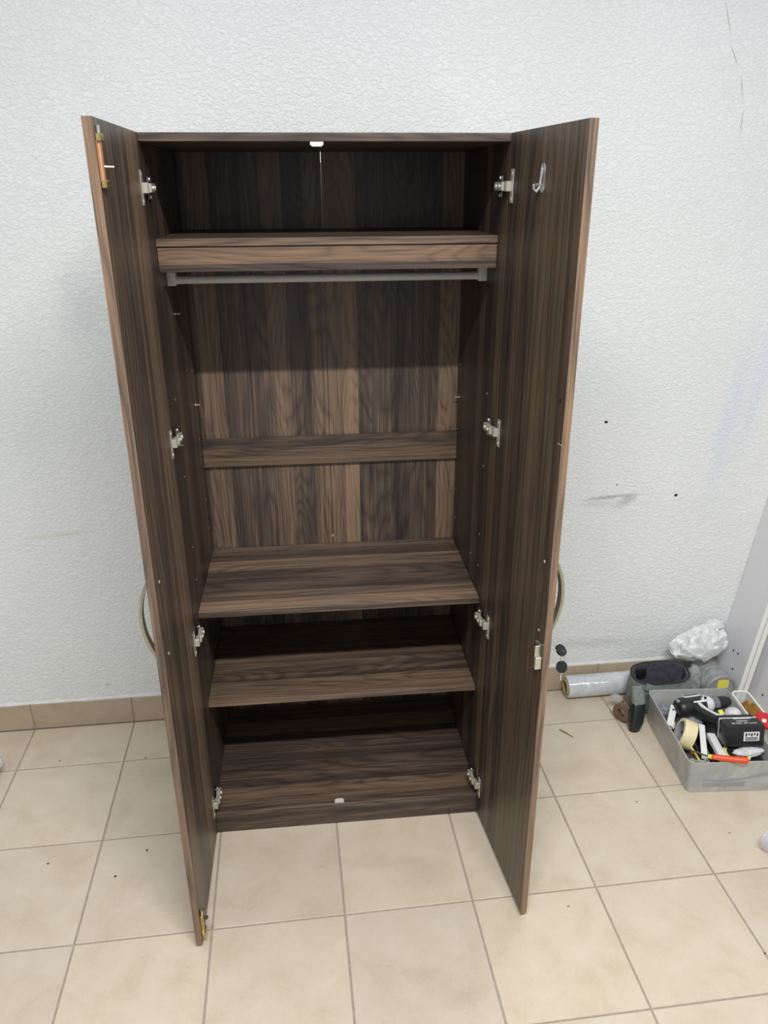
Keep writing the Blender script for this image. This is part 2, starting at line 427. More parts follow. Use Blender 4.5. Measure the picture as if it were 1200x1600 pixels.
# ---------------------------------------------------------------- wardrobe
W = empty('wardrobe', (0.3243, 0.3154, 0), -0.0224)
tag(W, 'tall dark walnut wardrobe with both doors standing open', 'wardrobe')
WI, H, D, T = 0.755, 1.8156, 0.484, 0.016
E_ = 0.0006
for x0, x1 in ((-T, 0), (WI, WI+T)):
    MB().box(x0, x1, 0.0, D, 0.0, H-T, 0.0006).build('side_panel', M['wood_side'], W)
MB().box(-T, WI+T, 0.0, D, H-T, H, 0.0006).build('top_panel', M['wood_top'], W)
MB().box(0, WI, 0.003, D, 0.057, 0.0732, 0.0006).build('bottom_panel', M['wood_shelf'], W)
MB().box(0, WI, 0.004, 0.020, 0.0, 0.0568, 0.0004).build('kick_board', M['wood_rail2'], W)
SEAM = 0.373
MB().box(-T, SEAM-0.0010, D, D+0.003, 0.02, H).build('back_panel', M['wood_back'], W)
MB().box(SEAM+0.0010, WI+T, D, D+0.003, 0.02, H).build('back_panel', M['wood_back'], W)
MB().box(0, WI, D-T, D, 0.951, 1.036, 0.0006).build('back_rail', M['wood_rail2'], W)
def shelf(y0, z1, mat):
    s = MB().box(0.0008, WI-0.0008, y0, D-0.001, z1-T, z1, 0.0006).build('shelf', mat, W)
    MB().box(0.0008, WI-0.0008, y0-0.0008, y0, z1-T, z1).build('edge_band', M['edge_h'], s)
    return s
shelf(0.0715, 1.6128, M['wood_shelf'])
shelf(0.0803, 0.6813, M['wood_shelf_b'])
shelf(0.0793, 0.3971, M['wood_shelf_c'])
MB().box(0.0008, WI-0.0008, 0.0735, 0.0735+T, 1.5425, 1.5935, 0.0008).build('shelf_rail', M['wood_rail'], W)
MB().box(0.0008, WI-0.0008, 0.082, 0.0735+T, 1.5935, 1.5968).build('gap_shade_strip', M['dark_metal'], W)  # dark strip set into the open gap under the shelf, standing in for its shade
rod = MB().cyl((0.004, 0.175, 1.5165), (WI-0.004, 0.175, 1.5165), 0.0095, n=20).build('hanging_rod', M['rod'], W, True)
for s0, s1 in ((0.0, 0.021), (WI-0.021, WI)):
    b = MB(); b.box(s0, s1, 0.160, 0.190, 1.504, 1.540, 0.003, 2); b.build('rod_bracket', M['rod'], rod, True)
# door stops at the middle of the top and the bottom
def stop(z, up, y0):
    b = MB(); b.prism([(-0.0135, 0), (0.0135, 0), (0.0135, 0.006), (0.009, 0.0095), (-0.009, 0.0095), (-0.0135, 0.006)], 0, 0.012, 0.0006)
    R_ = Matrix.Rotation(math.radians(90), 4, 'X')
    S_ = Matrix.Diagonal((1, 1, 1 if up else -1, 1))
    o = b.build('door_stop', M['white_plastic' if not up else 'rod'], W, M=Matrix.Translation((0.353, y0, z)) @ S_ @ R_)
    return o
stop(H-T, False, 0.014)
stop(0.0695, True, 0.018)
# wear marks: small chips where the laminate is bare
chip = MB(); chip.prism([(-0.003, 0), (0.002, -0.004), (0.003, 0.003), (0, 0.006)], 0, 0.0008)
chip.build('chip', M['hole'], W, M=Matrix.Translation((0.372, D-0.0008, 0.705)) @ Matrix.Rotation(math.radians(90), 4, 'X'))
# shelf-peg holes and pegs
holes_l = [(0.10, 1.251), (0.105, 1.055), (0.111, 0.859), (0.115, 0.763), (0.411, 1.252), (0.433, 0.865), (0.439, 0.769), (0.42, 1.055)]
holes_r = [(0.109, 1.241), (0.112, 1.050), (0.118, 0.855), (0.117, 0.762), (0.217, 0.751), (0.454, 1.241), (0.460, 1.047), (0.459, 0.855), (0.454, 0.762)]
hp = MB().cyl((-0.001, 0, 0), (0.0004, 0, 0), 0.0026, n=10).build('peg_hole', M['hole'], W)
hp.location = (0, *holes_l[0])
for y, z in holes_l[1:]: link_copy(hp, 'peg_hole', W, (0.0, y, z))
for y, z in holes_r: link_copy(hp, 'peg_hole', W, (WI+0.0006, y, z))
def peg(x, y, z, s):
    b = MB(); b.cyl((x-s*0.004, y, z), (x+s*0.013, y, z), 0.0024, n=10); b.cyl((x, y, z), (x+s*0.0015, y, z), 0.0045, n=12)
    return b.build('shelf_peg', M['nickel'], W, True)
for a in ((0, 0.409, 1.157, 1), (0, 0.06, 1.150, 1), (0, 0.223, 1.433, 1), (WI, 0.457, 1.144, -1), (WI, 0.055, 1.165, -1)): peg(*a)

# doors -------------------------------------------------------------
DW, ZB, ZT = 0.3662, 0.0148, H
HZ = [1.714, 1.178, 0.650, 0.117]
def make_door(side):
    s = -1 if side == 'L' else 1                     # direction of the outer face
    ang = -0.001 if side == 'L' else 0.1026
    hx = 0.0 if side == 'L' else WI
    g = -0.0006
    b = MB(); xa, xb = sorted((s*g, s*(g+T)))
    b.box(xa, xb, -DW+0.0008, -0.002, ZB, ZT, 0.0005)
    d = b.build('door', M['wood_door_a' if side == 'L' else 'wood_door_b'], W)
    d.location = (hx, 0, 0); d.rotation_euler = (0, 0, ang)
    MB().box(xa, xb, -DW, -DW+0.0008, ZB, ZT).build('edge_band', M['edge'], d)
    inner = s*g
    for z in HZ:                                     # concealed hinges
        h = MB(); i = -s                             # inward direction
        def bx(x0, x1, y0, y1, z0, z1, bev=0.0006):
            a, c = sorted((inner+i*x0, inner+i*x1)); h.box(a, c, y0, y1, z0, z1, bev)
        bx(0, 0.0022, -0.030, -0.014, z-0.033, z+0.033, 0.0008)             # flange screwed on the door
        for dz in (-0.025, 0.025): h.cyl((inner+i*0.002, -0.022, z+dz), (inner+i*0.0032, -0.022, z+dz), 0.0036, n=10)
        bx(0.002, 0.012, -0.018, 0.004, z-0.010, z+0.010)                    # knuckle
        bx(0.005, 0.0155, 0.000, 0.046, z-0.0085, z+0.0085)                  # arm
        h.cyl((inner+i*0.015, 0.016, z), (inner+i*0.0185, 0.016, z), 0.0045, n=12)
        h.cyl((inner+i*0.015, 0.036, z), (inner+i*0.0185, 0.036, z), 0.0050, n=12)
        o = h.build('hinge', M['hinge'], d, True)
        h = MB(); bx(0.0018, 0.0058, 0.026, 0.050, z-0.022, z+0.022, 0.0012)   # plate on the side panel
        for dz in (-0.017, 0.017): h.cyl((inner+i*0.0055, 0.037, z+dz), (inner+i*0.0085, 0.037, z+dz), 0.0045, 0.0036, n=12)
        h.build('hinge_plate', M['steel'], d, True)
    # bow handle on the outer face
    yh = -0.322 if side == 'L' else -0.333
    z0, z1 = (0.797, 1.006) if side == 'L' else (0.806, 1.012)
    out = s*(g+T)
    pts = []; zc = (z0+z1)/2; L = (z1-z0)/2
    for k in range(25):
        u = -1 + 2*k/24
        off = 0.004 + 0.024*(max(0.0, 1-(abs(u)/0.86)**2.2))
        pts.append((out+s*off, yh, zc+u*L))
    hb = MB(); hb.sweep(pts, lambda t: [(0.0095, -0.0032), (0.0095, 0.0032), (-0.0095, 0.0032), (-0.0095, -0.0032)], up=(s, 0.0, 0))
    for u in (-1, 1):
        zz = zc+u*(L-0.009)
        a, c = sorted((out, out+s*0.006)); hb.box(a, c, yh-0.0095, yh+0.0095, zz-0.011, zz+0.011, 0.001)
    hb.build('handle', M['handle'], d, True)
    for zz in (z0+0.021, z1-0.020):                 # screw heads of the handle on the inner face
        sb = MB(); sb.cyl((inner, yh, zz), (inner-s*0.0018, yh, zz), 0.0040, 0.0030, n=12)
        sb.build('screw', M['nickel'], d, True)
    if side == 'L':
        def bolt(zc, hgt, kn, nm, long_nail):
            p = MB(); p.box(inner, inner+0.0016, -0.361, -0.343, zc-hgt/2, zc+hgt/2, 0.0005)
            p.cyl((inner+0.0016, -0.352, zc-hgt/2+0.004), (inner+0.0016, -0.352, zc+hgt/2-0.004), 0.0055, n=14)
            o = p.build('bolt', M['copper' if long_nail else 'brass'], d, True)
            for dz in (-hgt/2+0.005, hgt/2-0.005):
                c = MB(); c.box(inner, inner+0.0085, -0.362, -0.336, zc+dz-0.006, zc+dz+0.006, 0.0015)
                c.build('bolt_bracket', M['brass'], o, True)
            r_ = MB(); r_.cyl((inner+0.004, -0.352, zc+hgt/2-0.002), (inner+0.004, -0.352, zc+hgt/2+0.012), 0.0032, n=12)
            r_.build('bolt_tip', M['nickel'], o, True)
            k = MB()
            if long_nail: k.cyl((inner+0.004, -0.352, zc-0.008), (inner+0.021, -0.350, zc-0.0085), 0.0018, 0.0014, n=8)
            else: k.cyl((inner+0.004, -0.352, zc+0.020), (inner+0.012, -0.352, zc+0.020), 0.003, n=10); k.sphere((inner+0.014, -0.352, zc+0.020), 0.0048, n=6)
            k.build('bolt_knob', M['nickel'] if long_nail else M['dark_metal'], o, True)
        bolt(1.7525, 0.078, 0, 'top', True)
        bolt(0.066, 0.066, 0, 'bottom', False)
    else:
        hk = MB(); R_ = Matrix.Rotation(math.radians(-90), 4, 'Y')
        hk.prism(rrect(0.052, 0.020, 0.0095, 6), 0, 0.0016, 0.0005, M=Matrix.Translation((inner, -0.184, 1.728)) @ R_)
        hpts = [(inner-0.002, -0.184, 1.745), (inner-0.004, -0.184, 1.730), (inner-0.006, -0.184, 1.712), (inner-0.012, -0.184, 1.704), (inner-0.017, -0.184, 1.709), (inner-0.018, -0.184, 1.717)]
        hk.tube(hpts, 0.0024, 8)
        ho = hk.build('adhesive_hook', M['clear_plastic'], d, True); ho['label'] = 'small clear plastic hook'
        sc = MB(); sc.cyl((inner, -0.184, 1.716), (inner-0.012, -0.184, 1.716), 0.0022, n=10); sc.cyl((inner-0.012, -0.184, 1.716), (inner-0.0145, -0.184, 1.716), 0.003, 0.0055, n=12)
        sc.build('hook_screw', M['nickel'], ho, True)
        lk = MB()                                    # cranked catch of the lock
        lk.box(inner-0.0025, inner, -0.352, -0.334, 0.770, 0.802, 0.0006)
        lk.box(inner-0.014, inner-0.0025, -0.3535, -0.3515, 0.748, 0.800, 0.0005)
        lk.box(inner-0.015, inner-0.0005, -0.362, -0.351, 0.745, 0.775, 0.001)
        for dy, dz in ((-0.330, 0.795), (-0.326, 0.770), (-0.350, 0.752)): lk.cyl((inner, dy, dz), (inner-0.003, dy, dz), 0.0035, n=10)
        lk.build('lock_catch', M['nickel'], d, True)
        kb = MB(); kb.cyl((out, -0.345, 0.778), (out+0.004, -0.345, 0.778), 0.010, n=20, bev=0.0008)
        kb.build('lock_barrel', M['nickel'], d, True)
        bh = MB(); bh.cyl((inner+0.001, -0.343, 1.337), (inner-0.0006, -0.343, 1.337), 0.0048, n=14)
        bh.build('screw_hole', M['black_hole'], d)
        sc = MB(); sc.box(inner-0.0004, inner+0.001, -0.366, -0.350, 1.2535, 1.2555); sc.build('scratch', M['hole'], d)
    return d
dl = make_door('L'); dr = make_door('R')

# keys in the lock of the right door
K = empty('door_keys', (0, 0, 0)); tag(K, 'two keys with round black heads hanging from the right door lock', 'keys')
ca, sa = math.cos(-0.0224), math.sin(-0.0224)
def wpt(x, y, z): return Vector((0.3243+ca*x-sa*y, 0.3154+sa*x+ca*y, z))
th = 0.1026
def dpt(t, d, z): return wpt(WI+math.sin(th)*d+math.cos(th)*t, -math.cos(th)*d+math.sin(th)*t, z)
p0 = dpt(0.0215, 0.345, 0.778); p1 = dpt(0.040, 0.345, 0.778)
k = MB(); k.cyl(p0, p1, 0.0022, n=10); ko = k.build('key_shaft', M['nickel'], K, True)
def key_head(c, n, nm):
    q = Vector(n).to_track_quat('Z', 'Y').to_matrix().to_4x4()
    b = MB(); b.prism(rrect(0.024, 0.027, 0.0115, 6), -0.003, 0.003, 0.001, M=Matrix.Translation(c) @ q)
    return b.build(nm, M['black_plastic'], K, True)
c1 = dpt(0.050, 0.345, 0.776); key_head(c1, (0.25, -0.55, 0.8), 'key_head')
c2 = dpt(0.052, 0.352, 0.737); key_head(c2, (-0.1, -0.95, 0.25), 'key_head')
rg = MB(); rp = [(c1+c2)/2 + Vector((0.004*math.cos(a)+0.003, 0, 0.017*math.sin(a)+0.003)) for a in [2*math.pi*i/20 for i in range(20)]]
rg.sweep(rp, [(0.0009*math.cos(a), 0.0009*math.sin(a)) for a in [math.pi*i/3 for i in range(6)]], up=(0, 1, 0), closed=True)
rg.build('key_ring', M['nickel'], K, True)
k2 = MB(); k2.box(-0.002, 0.002, -0.001, 0.001, -0.035, -0.013, 0.0004); k2.build('key_blade', M['nickel'], K, True, M=Matrix.Translation(c2))

# ---------------------------------------------------------------- white boards leaning at the right
LEAN = 0.1255
def board(name, x, t, y0, y1, h, label, holes=(), edge=True):
    root = MB().box(0, t, y0+0.001, y1, 0, h, 0.0005).build(name, M['board'])
    root.location = (x, 0, 0.004 if t > 0 else 0); root.rotation_euler = (0, math.atan(LEAN), 0)
    root.location.z = t*math.sin(math.atan(LEAN)) + 0.0005
    MB().box(0, t, y0, y0+0.001, 0, h).build('edge_band', M['board_edge'], root)
    for (y, z) in holes:
        MB().cyl((-0.0004, y, z), (0.002, y, z), 0.0040, n=12).build('hole', M['black_hole'], root)
    return tag(root, label, 'board', 'white boards leaning in the corner')
board('white_board', 2.1155, 0.0165, 0.6895, 0.8555, 1.35, 'narrow white board leaning in the corner, nearest the plastic bags', [(0.777, 0.167), (0.750, 0.172), (0.751, 0.106)])
board('white_board', 2.1335, 0.0165, 0.6845, 0.8555, 1.35, 'second white board leaning flush behind the narrow board with holes')
board('white_board', 2.172, 0.018, 0.575, 0.845, 1.30, 'wide white board at the right edge of the photo, past the dark gap', [(0.637, 0.070), (0.62, 0.30)])

# ---------------------------------------------------------------- crumpled sheets
def crumple(name, c, dims, seed, mat, amp=0.25, freq=2.2, sub=4, flat=None, ridge=True):
    t = bmesh.new(); bmesh.ops.create_icosphere(t, subdivisions=sub, radius=1.0)
    for v in t.verts:
        p = v.co.copy(); q = p*freq + Vector((seed*7.3, seed*3.1, -seed*5.7))
        n = noise.fractal(q, 0.9, 2.0, 4)
        r = 1 + amp*(1-2*abs(n) if ridge else n) + amp*0.6*noise.noise(q*0.6)
        v.co = Vector((p.x*dims[0]*r + c[0], p.y*dims[1]*r + c[1], p.z*dims[2]*r + c[2]))
        if flat is not None and v.co.z < flat: v.co.z = flat + 0.0005*noise.noise(q*5)
    b = MB(); b._merge(t); return b.build(name, mat)
def smooth_obj(o):
    o.data.polygons.foreach_set('use_smooth', [True]*len(o.data.polygons)); return o

# ---------------------------------------------------------------- film roll by the skirting
F = empty('film_roll', (1.53, 0.815, 0)); tag(F, 'roll of clear stretch film on a cardboard core lying by the skirting', 'film roll')
RX = Matrix.Rotation(math.radians(90), 4, 'Y')
b = MB(); b.lathe([(0.0285, 0.006), (0.0385, 0.004), (0.0405, 0.008), (0.0405, 0.44), (0.0285, 0.442)], 36, M=RX, closed=True)
b.build('film', M['film'], F, True, M=Matrix.Translation((0, 0, 0.0412)))
b = MB(); b.lathe([(0.0240, 0.0), (0.0282, 0.0), (0.0282, 0.45), (0.0240, 0.45)], 32, M=RX, closed=True)
b.build('cardboard_core', M['cardboard'], F, True, M=Matrix.Translation((0, 0, 0.0412)))

# ---------------------------------------------------------------- grey tool bag
TBc = (1.832, 0.716)
B_ = empty('tool_bag', (TBc[0], TBc[1], 0)); tag(B_, 'grey green fabric tool bag standing open behind the tool box', 'bag')
def bag_ring(z, ax, ay, ox=0, oy=0, n=40, wob=0.0, sq=0.75, tilt=0.0):
    o = []
    for i in range(n):
        a = 2*math.pi*i/n; cx = math.copysign(abs(math.cos(a))**sq, math.cos(a)); cy = math.copysign(abs(math.sin(a))**sq, math.sin(a))
        w = 1 + wob*noise.noise(Vector((math.cos(a)*2, math.sin(a)*2, z*22)))
        o.append(Vector((ax*cx*w+ox, ay*cy*w+oy, z + tilt*cy + 0.05*wob*noise.noise(Vector((a, 3, z))))))
    return o
def loft(rings, cap0=False, cap1=False, thick=None):
    t = bmesh.new(); R_ = [[t.verts.new(p) for p in r] for r in rings]
    for a, c in zip(R_, R_[1:]):
        n = len(a)
        for i in range(n): t.faces.new((a[i], a[(i+1) % n], c[(i+1) % n], c[i]))
    if cap0: t.faces.new(R_[0][::-1])
    if cap1: t.faces.new(R_[-1])
    bmesh.ops.recalc_face_normals(t, faces=t.faces)
    m = MB(); m._merge(t); return m
rings = [bag_ring(0.001, 0.100, 0.040), bag_ring(0.02, 0.108, 0.043, wob=0.08), bag_ring(0.06, 0.105, 0.042, wob=0.12), bag_ring(0.105, 0.108, 0.045, wob=0.10), bag_ring(0.142, 0.106, 0.047, wob=0.05, tilt=0.016)]
loft(rings, cap0=True).build('outer_fabric', M['bag_grey'], B_, True)
rings = [bag_ring(0.142, 0.106, 0.047, wob=0.05, tilt=0.016), bag_ring(0.141, 0.094, 0.039, tilt=0.016), bag_ring(0.095, 0.088, 0.034, wob=0.2), bag_ring(0.060, 0.084, 0.030, wob=0.25)]
loft(rings, cap1=True).build('lining', M['bag_inside'], B_, True)
rm = MB(); rm.sweep(bag_ring(0.1425, 0.104, 0.0455, wob=0.05, tilt=0.016), [(0.0030*math.cos(a), 0.0030*math.sin(a)) for a in [math.pi*i/3 for i in range(6)]], closed=True)
rm.build('rim_piping', M['black_plastic'], B_, True)
pk = MB(); pk.box(-0.074, -0.036, 0.024, 0.032, 0.105, 0.146, 0.003, 2); pk.build('inner_pocket', M['black_plastic'], B_, True)
st = MB()
def strap_prof(t): return [(0.012, -0.0015), (0.012, 0.0015), (-0.012, 0.0015), (-0.012, -0.0015)]
st.sweep([(-0.07, -0.046, 0.122), (-0.01, -0.051, 0.104), (0.05, -0.052, 0.100), (0.105, -0.036, 0.116)], strap_prof, up=(0, -1, 0.2)); st.build('strap', M['bag_grey'], B_, True)
# black tapered holster hanging out at the bag's left end
hl = empty('tool_holster', (1.722, 0.622, 0)); tag(hl, 'glossy black tapered holster standing between tool bag and tool box', 'holster')
def hr(z, ax, ay, ox, oy): return bag_ring(z, ax, ay, ox, oy, n=28, sq=0.7)
loft([hr(0.001, 0.013, 0.010, -0.020, -0.026), hr(0.006, 0.019, 0.013, -0.019, -0.024), hr(0.030, 0.025, 0.019, -0.013, -0.014), hr(0.060, 0.026, 0.021, -0.006, -0.002), hr(0.085, 0.024, 0.019, -0.001, 0.008), hr(0.092, 0.021, 0.016, 0.0, 0.011)], True, True).build('shell', M['black_gloss'], hl, True)
loft([hr(0.088, 0.022, 0.017, 0.0, 0.010), hr(0.105, 0.022, 0.015, -0.001, 0.014), hr(0.125, 0.021, 0.012, -0.002, 0.020), hr(0.140, 0.018, 0.008, -0.003, 0.026)], True, True).build('fabric_sleeve', M['bag_grey'], hl, True)
rv = MB(); rv.sphere((0.014, -0.006, 0.082), 0.0026, n=6); rv.build('rivet', M['steel'], hl, True)
# brown tape in a toothed dispenser
td = empty('tape_dispenser', (1.686, 0.668, 0)); tag(td, 'small tape dispenser with brown roll and toothed metal blade', 'tape dispenser')
RY = Matrix.Rotation(math.radians(90), 4, 'Y') 
b = MB(); b.lathe([(0.016, -0.010), (0.032, -0.010), (0.032, 0.010), (0.016, 0.010)], 28, M=Matrix.Rotation(0.5, 4, 'Z') @ Matrix.Rotation(0.35, 4, 'X') @ RY, closed=True)
b.build('tape_roll', M['brown'], td, True, M=Matrix.Translation((-0.004, -0.012, 0.0345)))
b = MB(); b.box(0.008, 0.012, -0.034, 0.030, 0.030, 0.064, 0.001)
b.build('frame', M['wood_chip'], td)
b = MB()
for i in range(9): b.prism([(0, 0), (0.005, 0), (0.0025, 0.006)], 0, 0.002, M=Matrix.Translation((0.010, -0.030+i*0.0065, 0.064)) @ Matrix.Rotation(math.radians(90), 4, 'Z') @ Matrix.Rotation(math.radians(90), 4, 'X'))
b.build('toothed_blade', M['steel'], td)
b = MB(); b.sweep([(0.008, 0.024, 0.062), (-0.010, 0.034, 0.070), (-0.026, 0.032, 0.066)], strap_prof, up=(0, 0, 1)); b.build('loose_tape_end', M['clear_bag'], td, True)

# ---------------------------------------------------------------- tub lying on its side with a note
tb = empty('storage_jar', (2.060, 0.695, 0)); tag(tb, 'grey plastic jar lying on its side, yellow note on its lid', 'jar')
RXm = Matrix.Rotation(math.radians(-90), 4, 'X')           # axis to +y
b = MB(); b.lathe([(0.056, 0.006), (0.058, 0.02), (0.056, 0.13), (0.048, 0.134)], 36, M=RXm); b.build('body', M['clear_bag'], tb, True, M=Matrix.Translation((0, 0, 0.0625)))
b = MB(); b.lathe([(0.0, 0.002), (0.048, 0.002), (0.050, -0.003), (0.058, -0.003), (0.061, 0.0), (0.061, 0.014), (0.056, 0.015)], 44, M=RXm); b.build('lid', M['grey_lid'], tb, True, M=Matrix.Translation((0, 0, 0.0625)))
b = MB(); b.box(-0.022, 0.020, -0.0008, 0.0, -0.014, 0.022); b.build('note', M['yellow'], tb, M=Matrix.Translation((0.006, 0.0015, 0.084)))

# ---------------------------------------------------------------- plastic bags in the corner
cb = smooth_obj(crumple('clear_bag', (1.968, 0.732, 0.080), (0.024, 0.032, 0.066), 2.4, M['clear_bag'], 0.16, 1.3, flat=0.001))
tag(cb, 'clear plastic bag slumped between tool bag and grey jar', 'bag')
wb = empty('white_bag', (2.02, 0.79, 0)); tag(wb, 'crumpled white plastic bag heaped against the wall corner', 'bag')
def heap():
    t = bmesh.new(); bmesh.ops.create_icosphere(t, subdivisions=5, radius=1.0)
    for v in t.verts:
        p = v.co.copy(); h = (p.z+1)/2
        q = p*1.7 + Vector((3.3, 9.1, 4.4))
        fold = 1-2*abs(noise.fractal(q, 1.2, 2.0, 2)); fine_ = noise.noise(q*3.2)
        r = 1 + 0.20*fold + 0.04*fine_
        wx = (0.108*(1-h)**0.8 + 0.032)*(1 if p.x < 0 else 0.75)
        x = 1.995 + 0.058*h + p.x*wx*r; y = 0.778 + 0.015*h + p.y*(0.050-0.018*h)*r
        z = 0.150 + 0.122*h + 0.022*(fold-0.4)
        v.co = Vector((x, min(y, 0.852), z))
    m = MB(); m._merge(t); return m
o = heap().build('bag_body', M['milky'], wb, True); o.matrix_parent_inverse = Matrix.Translation(wb.location).inverted(); smooth_obj(o)
def child_crumple(nm, c, dims, seed, mat, par, **kw):
    o = crumple(nm, c, dims, seed, mat, **kw); o.parent = par
    o.matrix_parent_inverse = Matrix.Translation(par.location).inverted(); return smooth_obj(o)
child_crumple('knotted_top', (2.060, 0.800, 0.272), (0.030, 0.022, 0.016), 8.9, M['milky'], wb, amp=0.28, freq=2.0)

# ---------------------------------------------------------------- tool box and its contents
BR = -0.09; BX, BY = 1.884, 0.462
BM = Matrix.Translation((BX, BY, 0)) @ Matrix.Rotation(BR, 4, 'Z')
def bl(x, y, z): return BM @ Vector((x, y, z))
tbx = empty('tool_box', (BX, BY, 0), BR); tag(tbx, 'open frosted grey plastic tool box full of tools', 'tool box')
HB = 0.115
def rr_ring(w, d, r, z): return [Vector((x, y, z)) for x, y in rrect(w, d, r, 6)]
loft([rr_ring(0.248, 0.345, 0.014, 0.006), rr_ring(0.250, 0.347, 0.015, 0.0), rr_ring(0.260, 0.357, 0.016, 0.001), rr_ring(0.274, 0.366, 0.018, HB-0.004), rr_ring(0.276, 0.368, 0.018, HB), rr_ring(0.270, 0.362, 0.016, HB), rr_ring(0.2685, 0.3605, 0.016, HB-0.004), rr_ring(0.255, 0.352, 0.014, 0.004)], False, True).build('body', M['box'], tbx, True)
b = MB(); b.sweep([(x, y, HB+0.0005) for x, y in rrect(0.273, 0.365, 0.017, 6)], [(0.0022*math.cos(a), 0.0022*math.sin(a)) for a in [math.pi*i/3 for i in range(6)]], closed=True); b.build('rim', M['box'], tbx, True)
b = MB(); b.sweep([(-0.085, -0.1805, 0.050), (-0.03, -0.1815, 0.047), (0.03, -0.182, 0.052), (0.11, -0.1835, 0.072)], [(0.0012, -0.0015), (0.0012, 0.0015), (-0.0012, 0.0015), (-0.0012, -0.0015)], up=(0, -1, 0)); b.build('front_groove', M['grey_lid'], tbx, True)
b = MB(); b.box(-0.085, 0.045, -0.1805, -0.1785, 0.022, 0.040, 0.001); b.build('grip_recess', M['grey_lid'], tbx, True)

def item(nm, label, cat, group='tools lying in the grey tool box', loc=(0, 0, 0)):
    e = empty(nm, loc); return tag(e, label, cat, group)
# lower layer: dark case the drill lies on
c = empty('tool_case', (BX, BY, 0), BR); tag(c, 'flat black tool case on the floor of the tool box, under the drill', 'case', 'tools lying in the grey tool box')
MB().box(-0.020, 0.118, -0.150, 0.090, 0.0045, 0.070, 0.006, 2).build('case_body', M['black_plastic'], c, True)
MB().box(-0.019, 0.117, -0.149, 0.089, 0.0705, 0.082, 0.004, 2).build('case_lid', M['black_plastic'], c, True)
# grey organiser
g_ = empty('small_parts_box', (1.802, 0.600, 0), BR); tag(g_, 'small grey parts box in the back left corner of the tool box', 'box', 'tools lying in the grey tool box')
MB().box(-0.030, 0.036, -0.027, 0.024, 0.0045, 0.068, 0.004, 2).build('box_body', M['grey_plastic'], g_, True)
b = MB(); b.prism(rrect(0.072, 0.056, 0.010, 4), 0.0685, 0.078, 0.002, M=Matrix.Translation((0.003, -0.0015, 0))); b.build('box_lid', M['grey_plastic'], g_, True)
b = MB(); b.box(-0.004, 0.004, -0.016, 0.014, 0.078, 0.0825, 0.001); b.box(-0.012, 0.012, -0.004, 0.003, 0.078, 0.081, 0.001); b.build('clip', M['grey_lid'], g_, True)

# cordless drill lying on its side -----------------------------------
dr_org = Vector((1.804, 0.541, 0.121))
DM = Matrix.Translation(dr_org) @ Matrix.Rotation(math.radians(5), 4, 'Z') @ Matrix.Rotation(math.radians(-9), 4, 'X') @ Matrix.Scale(1.08, 4)
drill = empty('cordless_drill'); tag(drill, 'black and white cordless drill lying on its side in the tool box', 'drill', 'tools lying in the grey tool box')
def dbuild(b, nm, mat, par, smooth=True): return b.build(nm, mat, par, smooth, M=DM)
XA = Matrix.Rotation(math.radians(90), 4, 'Y')
b = MB(); b.lathe([(0.0, 0.002), (0.018, 0.003), (0.027, 0.010), (0.031, 0.022), (0.031, 0.075), (0.028, 0.095)], 32, M=XA); dbuild(b, 'motor_housing', M['black_plastic'], drill)
b = MB(); b.lathe([(0.0285, 0.094), (0.029, 0.100), (0.024, 0.118), (0.019, 0.124)], 32, M=XA); dbuild(b, 'gear_case', M['drill_white'], drill)
b = MB(); b.lathe([(0.0215, 0.122), (0.0215, 0.142), (0.020, 0.144)], 28, M=XA); dbuild(b, 'torque_collar', M['steel'], drill)
b = MB(); b.lathe([(0.018, 0.143), (0.019, 0.150), (0.0185, 0.168), (0.012, 0.186), (0.006, 0.188)], 28, M=XA); dbuild(b, 'chuck', M['black_plastic'], drill)
for y0, y1 in ((-0.004, 0.002),):
    b = MB(); b.prism(rrect(0.058, 0.020, 0.009, 5), 0, 0.004, 0.001, M=Matrix.Translation((0.062, 0.012, 0.0272)) @ Matrix.Rotation(-0.38, 4, 'X')); p_ = dbuild(b, 'vent_frame', M['drill_white'], drill)
    b = MB(); b.prism(rrect(0.048, 0.012, 0.005, 5), 0.0025, 0.0048, 0.0005, M=Matrix.Translation((0.062, 0.012, 0.0272)) @ Matrix.Rotation(-0.38, 4, 'X')); dbuild(b, 'vent', M['dark_metal'], p_)
b = MB(); b.prism([(0.050, -0.006), (0.098, -0.002), (0.104, -0.014), (0.098, -0.022), (0.050, -0.020)], 0, 0.004, 0.001, M=Matrix.Translation((0, 0, 0.0265)) @ Matrix.Rotation(0.25, 4, 'X')); p_ = dbuild(b, 'side_panel', M['drill_white'], drill)
b = MB(); b.cyl((0.092, -0.014, 0.030), (0.092, -0.014, 0.0345), 0.004, n=12); dbuild(b, 'direction_switch', M['black_plastic'], p_)
b = MB(); b.box(0.006, 0.014, -0.006, 0.008, 0.018, 0.029, 0.002); dbuild(b, 'rear_badge', M['grey_lid'], drill)
